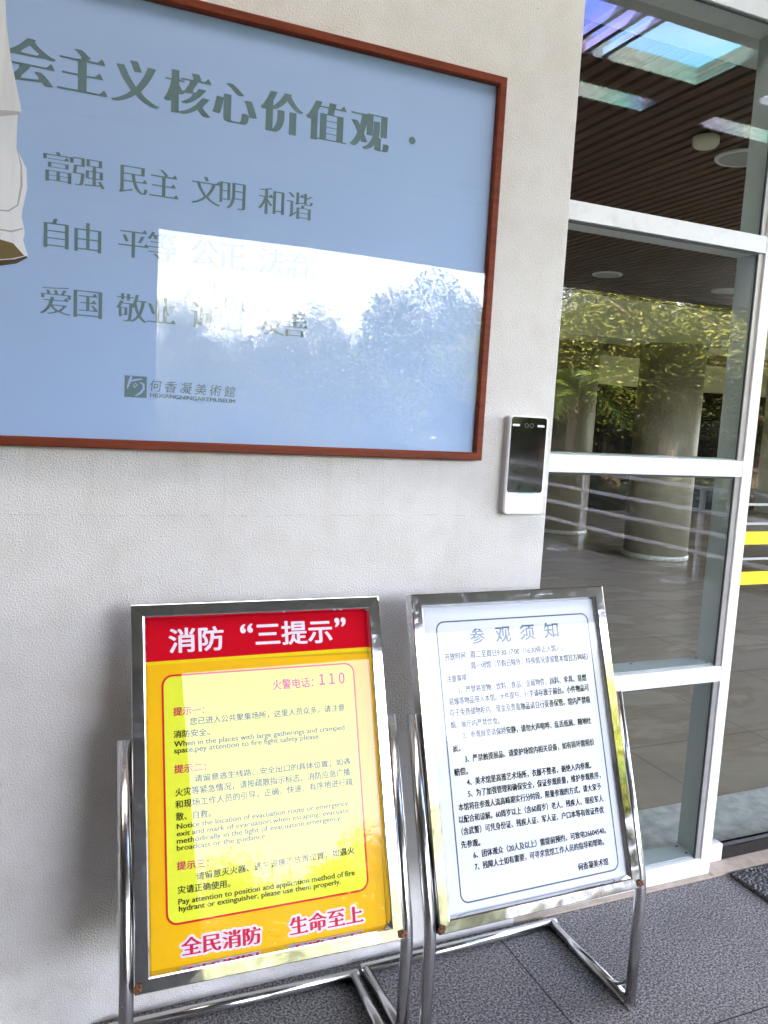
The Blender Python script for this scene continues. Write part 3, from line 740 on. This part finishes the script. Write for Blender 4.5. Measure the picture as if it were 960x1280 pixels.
for i, ch in enumerate('何香凝美術館'):
    V, F = text_polys(ch)
    cx = -1.066 + i * (.1680 / 5); em = .0275
    add_polys(q, V, F, lambda x, y: PS(cx + ((x - EMC[0]) + (y - EMC[1]) * .12) * em / EMC[2], 1.5402 + (y - EMC[1]) * em / EMC[2] - i * .0006))
fit_line(q, 'HEXIANGNINGARTMUSEUM', -1.0775, -.886, 1.5150, 1.5115, .0090, PS, stamps=((-.02, 0), (.02, 0), (0, .015), (0, -.015)))
q.build('logo_lettering', MT['poster_ink'], sh)
# printed picture at the left edge: white trouser leg and shoe
def legpl(l): return lambda x, z: PS(x, z, l)
q = MB()
leg = [(-1.372, 2.36), (-1.3676, 2.2341), (-1.3591, 2.1682), (-1.3431, 2.0906), (-1.3401, 2.0757), (-1.3475, 2.0635), (-1.350, 2.0013), (-1.3312, 1.9652), (-1.3297, 1.926), (-1.3387, 1.8819), (-1.3402, 1.8689), (-1.3341, 1.8379), (-1.3372, 1.8215), (-1.3281, 1.7905), (-1.345, 1.7805), (-1.3806, 1.7690), (-1.46, 1.765), (-1.50, 1.80), (-1.49, 1.95), (-1.52, 2.1), (-1.56, 2.36)]
q.bm.faces.new([q.bm.verts.new(PS(x, z, .0002)) for x, z in leg]); pic = q.build('printed_figure', MT['print_white'], sh)
q = MB()
brush(q, [(-1.50, 2.078), (-1.42, 2.066), (-1.38, 2.064), (-1.343, 2.071)], [.010, .014, .012, .006], legpl(.0005)); q.build('printed_seam', MT['print_seam'], pic); q = MB()
brush(q, [(-1.349, 2.0013), (-1.341, 1.97), (-1.3405, 1.93), (-1.3475, 1.89), (-1.365, 1.876), (-1.40, 1.874)], [.001, .003, .004, .003, .003, .002], legpl(.0006)); q.build('printed_seam', MT['print_seam'], pic); q = MB()
brush(q, [(-1.40, 1.838), (-1.36, 1.836), (-1.338, 1.8445)], [.002, .004, .003], legpl(.0007))
q.build('printed_seam', MT['print_seam'], pic)
q = MB(); q.bm.faces.new([q.bm.verts.new(PS(x, z, .0007)) for x, z in [(-1.48, 1.822), (-1.3800, 1.8175), (-1.356, 1.813), (-1.3350, 1.7905), (-1.36, 1.782), (-1.3806, 1.778), (-1.47, 1.770)]]); q.build('printed_sole', MT['print_sole'], pic)
q = MB(); brush(q, [(-1.47, 1.766), (-1.3806, 1.7705), (-1.352, 1.777), (-1.330, 1.789)], [.012, .011, .009, .004], legpl(.0009)); q.build('printed_sole', MT['print_sole_dark'], pic)

# access terminal
tm = thing('access_terminal', 'white wall mounted face access terminal with black screen beside the window', 'access terminal', (-.0835, 0, 1.2535))
def rrect(x0, x1, z0, z1, r, y, n=6):
    out = []
    for cx, cz, a0 in ((x1 - r, z0 + r, -90), (x1 - r, z1 - r, 0), (x0 + r, z1 - r, 90), (x0 + r, z0 + r, 180)):
        for k in range(n + 1):
            a = math.radians(a0 + 90 * k / n); out.append((cx + r * math.cos(a), y, cz + r * math.sin(a)))
    return out
def slab(mb, x0, x1, z0, z1, r, ya, yb, ch=.002):
    L = [rrect(x0, x1, z0, z1, r, ya), rrect(x0, x1, z0, z1, r, yb + ch), rrect(x0 + ch * .3, x1 - ch * .3, z0 + ch * .3, z1 - ch * .3, max(.0005, r - ch * .3), yb + ch * .3), rrect(x0 + ch, x1 - ch, z0 + ch, z1 - ch, max(.0005, r - ch), yb)]
    vs = mb.rings(L); mb.bm.faces.new(vs[-1]); mb.bm.faces.new(vs[0][::-1]); return mb
q = MB(); slab(q, -.0615, .0615, 0, .268, .011, -.001, -.021, .001); q.build('rear_shell', MT['grey_plastic'], tm)
q = MB(); slab(q, -.0620, .0620, -.0005, .2685, .0115, -.0212, -.030, .003); q.build('front_shell', MT['white_plastic'], tm)
q = MB(); slab(q, -.0575, .0545, .060, .2645, .008, -.030, -.0312, .0006); scn = q.build('screen', MT['black_glass'], tm)
for x in (-.0435, .0355):
    q = MB(); slab(q, x - .0115, x + .0115, .2395, .2455, .0028, -.0312, -.0318, .0003); q.build('light_bar', MT['led_white'], scn)
for x in (-.0105, .0055):
    q = MB(); q.rings([[(x + r * math.cos(a * math.pi / 12), y, .2425 + r * math.sin(a * math.pi / 12)) for a in range(24)] for r, y in ((.0066, -.0312), (.0064, -.0319), (.0052, -.0319), (.005, -.0313))]); q.build('lens_ring', MT['lens_ring'], scn)
    q = MB(); q.bm.faces.new([q.bm.verts.new((x + .005 * math.cos(a * math.pi / 12), -.0314, .2425 + .005 * math.sin(a * math.pi / 12))) for a in range(24)]); q.build('lens', MT['lens'], scn)
q = MB(); slab(q, -.022, .026, .0585, .0605, .0008, -.0301, -.0316, .0002); q.build('indicator_strip', MT['teal_light'], tm)
q = MB()
for (x, z, dx, dz) in ((-.006, .036, 1, -1), (.006, .036, -1, -1), (-.006, .026, 1, 1), (.006, .026, -1, 1)):
    q.box(min(x, x + dx * .003), max(x, x + dx * .003), -.0304, -.0301, z - .0004, z + .0004); q.box(x - .0004, x + .0004, -.0303, -.0301, min(z, z + dz * .003), max(z, z + dz * .003))
q.build('scan_mark', MT['faint_mark'], tm)

# ================================================================== SIGN STANDS
SW, SHH = .5754, .7681
L1 = [
  ('消防', 0.0815, 0.1993, 0.6613, 0.6623, 0.0521),
  ('“', 0.2399, 0.2660, 0.6970, 0.6977, 0.0183),
  ('三提示', 0.2743, 0.4557, 0.6654, 0.6649, 0.0529),
  ('”', 0.4656, 0.4905, 0.7004, 0.7014, 0.0191),
  ('火警电话：', 0.3076, 0.4031, 0.5646, 0.5648, 0.0226),
  ('１１０', 0.4185, 0.4795, 0.5677, 0.5674, 0.0252),
  ('提示一：', 0.0868, 0.1526, 0.5270, 0.5263, 0.0176),
  ('您已进入公共聚集场所，这里人员众多，请注意', 0.1211, 0.4750, 0.5038, 0.5047, 0.0164),
  ('消防安全。', 0.0864, 0.1634, 0.4808, 0.4796, 0.0155),
  ('When in the places with large gatherings and cramped', 0.0872, 0.4718, 0.4590, 0.4590, 0.0148),
  ('space,pey attention to fire fight safety please.', 0.0869, 0.4122, 0.4455, 0.4453, 0.0148),
  ('提示二：', 0.0861, 0.1528, 0.4081, 0.4069, 0.0171),
  ('请留意逃生线路、安全出口的具体位置；如遇', 0.1280, 0.4803, 0.3846, 0.3835, 0.0159),
  ('火灾等紧急情况，请按疏散指示标志、消防应急广播', 0.0875, 0.4786, 0.3608, 0.3599, 0.0169),
  ('和现场工作人员的引导，正确、快速、有序地进行疏', 0.0869, 0.4828, 0.3368, 0.3384, 0.0162),
  ('散、自救。', 0.0876, 0.1599, 0.3128, 0.3112, 0.0161),
  ('Notice the location of evacuation route or emergency', 0.0890, 0.4686, 0.2924, 0.2925, 0.0142),
  ('exit and mark of evacuation.when escaping, evacuate', 0.0886, 0.4690, 0.2782, 0.2776, 0.0136),
  ('methodically in the light of evacuation,emergency', 0.0883, 0.4479, 0.2635, 0.2630, 0.0141),
  ('broadcast or the guidance.', 0.0880, 0.2780, 0.2500, 0.2489, 0.0135),
  ('提示三：', 0.0872, 0.1524, 0.2156, 0.2128, 0.0163),
  ('请留意灭火器、逃生设施的放置位置，如遇火', 0.1262, 0.4756, 0.1898, 0.1916, 0.0157),
  ('灾请正确使用。', 0.0879, 0.1960, 0.1692, 0.1659, 0.0155),
  ('Pay attention to position and application method of fire', 0.0885, 0.4735, 0.1455, 0.1440, 0.0143),
  ('hydrant or extinguisher, please use them properly.', 0.0894, 0.4394, 0.1323, 0.1306, 0.0137),
  ('全民消防', 0.0923, 0.2561, 0.0510, 0.0468, 0.0336),
  ('生命至上', 0.3200, 0.4862, 0.0494, 0.0482, 0.0353),
]
L2 = [
  ('参', 0.1607, 0.2014, 0.6396, 0.6391, 0.0376),
  ('观', 0.2345, 0.2782, 0.6384, 0.6385, 0.0382),
  ('须', 0.3064, 0.3514, 0.6396, 0.6397, 0.0387),
  ('知', 0.3813, 0.4250, 0.6401, 0.6411, 0.0393),
  ('开放时间：', 0.0836, 0.1472, 0.6034, 0.6057, 0.0177),
  ('周二至周日9:30-17:00（16:30停止入馆）。', 0.1551, 0.4331, 0.6044, 0.6038, 0.0186),
  ('周一闭馆（节假日除外、特殊情况请留意本馆官方网站）', 0.1544, 0.5091, 0.5775, 0.5764, 0.0185),
  ('注意事项：', 0.0835, 0.1435, 0.5510, 0.5516, 0.0168),
  ('1、严禁将宠物、饮料、食品、金属物件、颜料、伞具、易燃', 0.1140, 0.4960, 0.5221, 0.5221, 0.0181),
  ('易爆等物品带入本馆。大件提包、行李请存放于前台。小件物品可', 0.0839, 0.5002, 0.4965, 0.4962, 0.0179),
  ('存于免费储物柜内、现金及贵重物品请自行妥善保管。馆内严禁吸', 0.0833, 0.4999, 0.4699, 0.4650, 0.0185),
  ('烟、展厅内严禁饮食。', 0.0827, 0.2190, 0.4420, 0.4394, 0.0177),
  ('2、参观展览请保持安静，请勿大声喧哗、乱丢纸屑、随地吐', 0.1131, 0.4944, 0.4149, 0.4121, 0.0177),
  ('痰。', 0.0829, 0.1031, 0.3873, 0.3877, 0.0169),
  ('3、严禁触摸展品、请爱护场馆内相关设备，如有损坏需照价', 0.1131, 0.4958, 0.3597, 0.3579, 0.0175),
  ('赔偿。', 0.0809, 0.1178, 0.3330, 0.3323, 0.0173),
  ('4、美术馆是高雅艺术场所，衣履不整者，谢绝入内参观。', 0.1126, 0.4771, 0.3063, 0.3021, 0.0180),
  ('5、为了加强管理和确保安全，保证参观质量，维护参观秩序，', 0.1126, 0.5024, 0.2797, 0.2744, 0.0179),
  ('本馆将在参观人流高峰期实行分时段、限量参观的方式，请大家予', 0.0835, 0.4998, 0.2523, 0.2468, 0.0176),
  ('以配合和谅解。60周岁以上（含60周岁）老人、残疾人、现役军人', 0.0813, 0.5022, 0.2252, 0.2172, 0.0175),
  ('（含武警）可凭身份证、残疾人证、军人证、户口本等有效证件优', 0.0858, 0.4996, 0.1980, 0.1899, 0.0174),
  ('先参观。', 0.0812, 0.1322, 0.1697, 0.1680, 0.0167),
  ('6、团体观众（20人及以上）需提前预约，可致电26604540。', 0.1115, 0.4978, 0.1422, 0.1400, 0.0173),
  ('7、残障人士如有需要，可寻求我馆工作人员的指导和帮助。', 0.1123, 0.4874, 0.1158, 0.1143, 0.0172),
  ('何香凝美术馆', 0.4013, 0.4929, 0.0673, 0.0661, 0.0174),
]
def sign_stand(name, label, x0, y0, z0, lean, yaw):
    t = thing(name, label, 'sign stand', (x0, y0, 0), yaw)
    sl, cl = math.sin(lean), math.cos(lean)
    def P(s, v, d=0.0): return (s, v * sl + d * cl, z0 + v * cl - d * sl)
    def loop(i, d): return [P(i, i, d), P(SW - i, i, d), P(SW - i, SHH - i, d), P(i, SHH - i, d)]
    q = MB(); q.rings([loop(i, d) for i, d in ((.012, .036), (0, .036), (0, .0022), (.0008, .0007), (.0022, 0), (.0255, -.0002), (.0280, .0018), (.0335, .0125), (.0335, .0165))])
    fr = q.build('frame', MT['mirror_steel'], t)
    q = MB(); q.rings([loop(.0125, .030), loop(.0125, .0362)]); vs = [q.bm.verts.new(p) for p in loop(.0125, .0362)]; q.bm.faces.new(vs)
    q.build('backing_board', MT['backing'], t)
    # bent pipes with floor rails
    ybar = -y0 - .052
    for sx in (-.0150, SW + .0150):
        d = .018
        top = P(sx, .487, d); bend = P(sx, .006, d)
        yv = bend[1]
        pts = [top]
        for k in range(6):
            a = k / 5; p0 = Vector(P(sx, .05, d)); p1 = Vector(bend); p2 = Vector((sx, yv, bend[2] - .05))
            pts.append((1 - a) ** 2 * p0 + 2 * a * (1 - a) * p1 + a * a * p2)
        pts.append(Vector((sx, yv, .014)))
        q = MB(); q.tube(pts, .0145, 20); q.build('post', MT['satin_steel'], t)
        q = MB(); q.tube([(sx, yv - .012, .0142), (sx, ybar, .0142)], .0140, 18); q.build('base_rail', MT['satin_steel'], t)
        q = MB(); q.tube([(sx, yv + .10 * (1 - math.cos(a * math.pi / 16)), .125 - .105 * math.sin(a * math.pi / 16)) for a in range(9)], .0055, 10); q.build('brace', MT['satin_steel'], t)
        for v in (.012,):
            q = MB(); rnd = random.Random(int(sx * 1000) + 5)
            bmesh.ops.create_icosphere(q.bm, subdivisions=3, radius=.0085)
            cx = .004 if sx < 0 else SW - .004
            c_ = Vector(P(cx, v, -.001))
            for vv in q.bm.verts:
                vv.co = c_ + Vector((vv.co.x * 1.3, vv.co.y * .55, vv.co.z * 1.2)) * (1 + .35 * math.sin(vv.co.x * 900 + sx * 7) * math.sin(vv.co.z * 700 + 1) + .2 * rnd.uniform(-1, 1)) * .9
            q.build('weld', MT['rust'], t)
    q = MB(); q.tube([(-.0290, ybar, .0143), (SW + .0290, ybar, .0143)], .0140, 18); q.build('base_rail', MT['satin_steel'], t)
    # acrylic cover
    q = MB()
    A = loop(.0338, .0085); Bk = loop(.0338, .0110)
    vs = q.rings([A, Bk]); q.bm.faces.new(vs[0][::-1]); q.bm.faces.new(vs[1]); q.build('acrylic_cover', MT['acrylic'], t)
    return t, P
D0 = .0158
def quad_sheet(P, name, mat, pts, parent, d):
    q = MB(); q.bm.faces.new([q.bm.verts.new(P(s, v, d)) for s, v in pts]); return q.build(name, mat, parent)
def rpath(s0, s1, v0, v1, r, n=8):
    out = []
    for cx, cz, a0 in ((s1 - r, v0 + r, -90), (s1 - r, v1 - r, 0), (s0 + r, v1 - r, 90), (s0 + r, v0 + r, 180)):
        for k in range(n + 1):
            a = math.radians(a0 + 90 * k / n); out.append((cx + r * math.cos(a), cz + r * math.sin(a)))
    return out
def rim(P, name, mat, s0, s1, v0, v1, r, w, parent, d):
    q = MB(); q.rings([[P(s, v, d) for s, v in rpath(s0, s1, v0, v1, r)], [P(s, v, d) for s, v in rpath(s0 + w, s1 - w, v0 + w, v1 - w, r - w)]]); return q.build(name, mat, parent)

# fire safety sign
t1, P1 = sign_stand('fire_notice_stand', 'leaning steel sign stand with yellow and red fire safety notice', -1.1299, -.3889, .3464, .3524, -.0227)
sh1 = quad_sheet(P1, 'notice_sheet', MT['gold'], [(.030, .030), (SW - .030, .030), (SW - .030, SHH - .030), (.030, SHH - .030)], t1, D0)
quad_sheet(P1, 'banner', MT['red_ink'], [(.030, .6443), (SW - .030, .6483), (SW - .030, SHH - .030), (.030, SHH - .030)], sh1, D0 - .0003)
quad_sheet(P1, 'banner_stripe', MT['yellow'], [(.030, .6375), (SW - .030, .6395), (SW - .030, .6483), (.030, .6443)], sh1, D0 - .0003)
quad_sheet(P1, 'banner_stripe', MT['gold_dark'], [(.20, .6385), (SW - .030, .6325), (SW - .030, .6395), (.20, .63867)], sh1, D0 - .0004)
q = MB(); q.bm.faces.new([q.bm.verts.new(P1(s, v, D0 - .0003)) for s, v in rpath(.0632, .5056, .1107, .6147, .024)]); q.build('text_panel', MT['lemon'], sh1)
rim(P1, 'panel_border', MT['border_red'], .0632, .5056, .1107, .6147, .024, .0042, sh1, D0 - .0006)
mk = lambda P, d: (lambda s, v, l=0.0: P(s, v, d - l))
BOLD = [(.024 * math.cos(k * math.pi / 4), .018 * math.sin(k * math.pi / 4)) for k in range(8)]
for (tx, s0, s1, v0, v1, h) in L1:
    q = MB()
    if v0 > .65:
        fit_line(q, tx, s0, s1, v0, v1, h, mk(P1, D0 - .0006), stamps=BOLD); q.build('title_lettering', MT['lavender'], sh1)
    elif v0 < .06:
        fit_line(q, tx, s0, s1, v0, v1, h, mk(P1, D0 - .0004), kind='song', grow=.135); q.build('slogan_outline', MT['lavender'], sh1)
        q = MB(); fit_line(q, tx, s0, s1, v0, v1, h, mk(P1, D0 - .0013), kind='song', stamps=((-.034, 0), (-.017, 0), (0, 0), (.017, 0), (.034, 0), (0, .012), (0, -.012))); q.build('slogan_lettering', MT['crimson'], sh1)
    elif tx.startswith('提示') or tx.startswith('火警') or tx == '１１０':
        fit_line(q, tx, s0, s1, v0, v1, h, mk(P1, D0 - .0007), stamps=((-.03, 0), (.03, 0), (0, .02), (0, -.02)) if ord(tx[0]) != 0xff11 else ((-.05, 0), (-.025, 0), (.0, .0), (.025, 0), (.05, 0), (0, .03), (0, -.03))); q.build('heading_lettering', MT['pink_ink'], sh1)
    else:
        fit_line(q, tx, s0, s1, v0, v1, h, mk(P1, D0 - .0007), stamps=((-.022, 0), (.022, 0), (-.008, .012), (.008, -.012)) if ord(tx[0]) < 128 else ((-.022, 0), (.022, 0), (0, .014), (0, -.014))); q.build('body_lettering', MT['black_ink'], sh1)

# visitor notice sign
t2, P2 = sign_stand('visitor_notice_stand', 'leaning steel sign stand with white notice covered in black visiting rules', -.4747, -.42, .3495, .3334, .0077)
sh2 = quad_sheet(P2, 'notice_sheet', MT['white_sheet'], [(.030, .030), (SW - .030, .030), (SW - .030, SHH - .030), (.030, SHH - .030)], t2, D0)
rim(P2, 'panel_border', MT['slate_ink'], .0665, .5255, .0491, .6998, .022, .0036, sh2, D0 - .0004)
for (tx, s0, s1, v0, v1, h) in L2:
    q = MB()
    if len(tx) == 1: fit_line(q, tx, s0, s1, v0, v1, h, mk(P2, D0 - .0005), stamps=BOLD); q.build('title_lettering', MT['slate_ink'], sh2)
    else: fit_line(q, tx, s0, s1, v0, v1, h, mk(P2, D0 - .0005), stamps=((-.034, 0), (-.012, 0), (.012, 0), (.034, 0), (0, .014), (0, -.014))); q.build('body_lettering', MT['black_ink'], sh2)

# door mat
b = MB(); slab_pts = None
b.box(.868, 2.6, -1.5, -.012, .002, .016, .004); dm = tag(b.build('door_mat', MT['mat']), 'black coiled rubber doormat on the paving before the glass door', 'doormat')
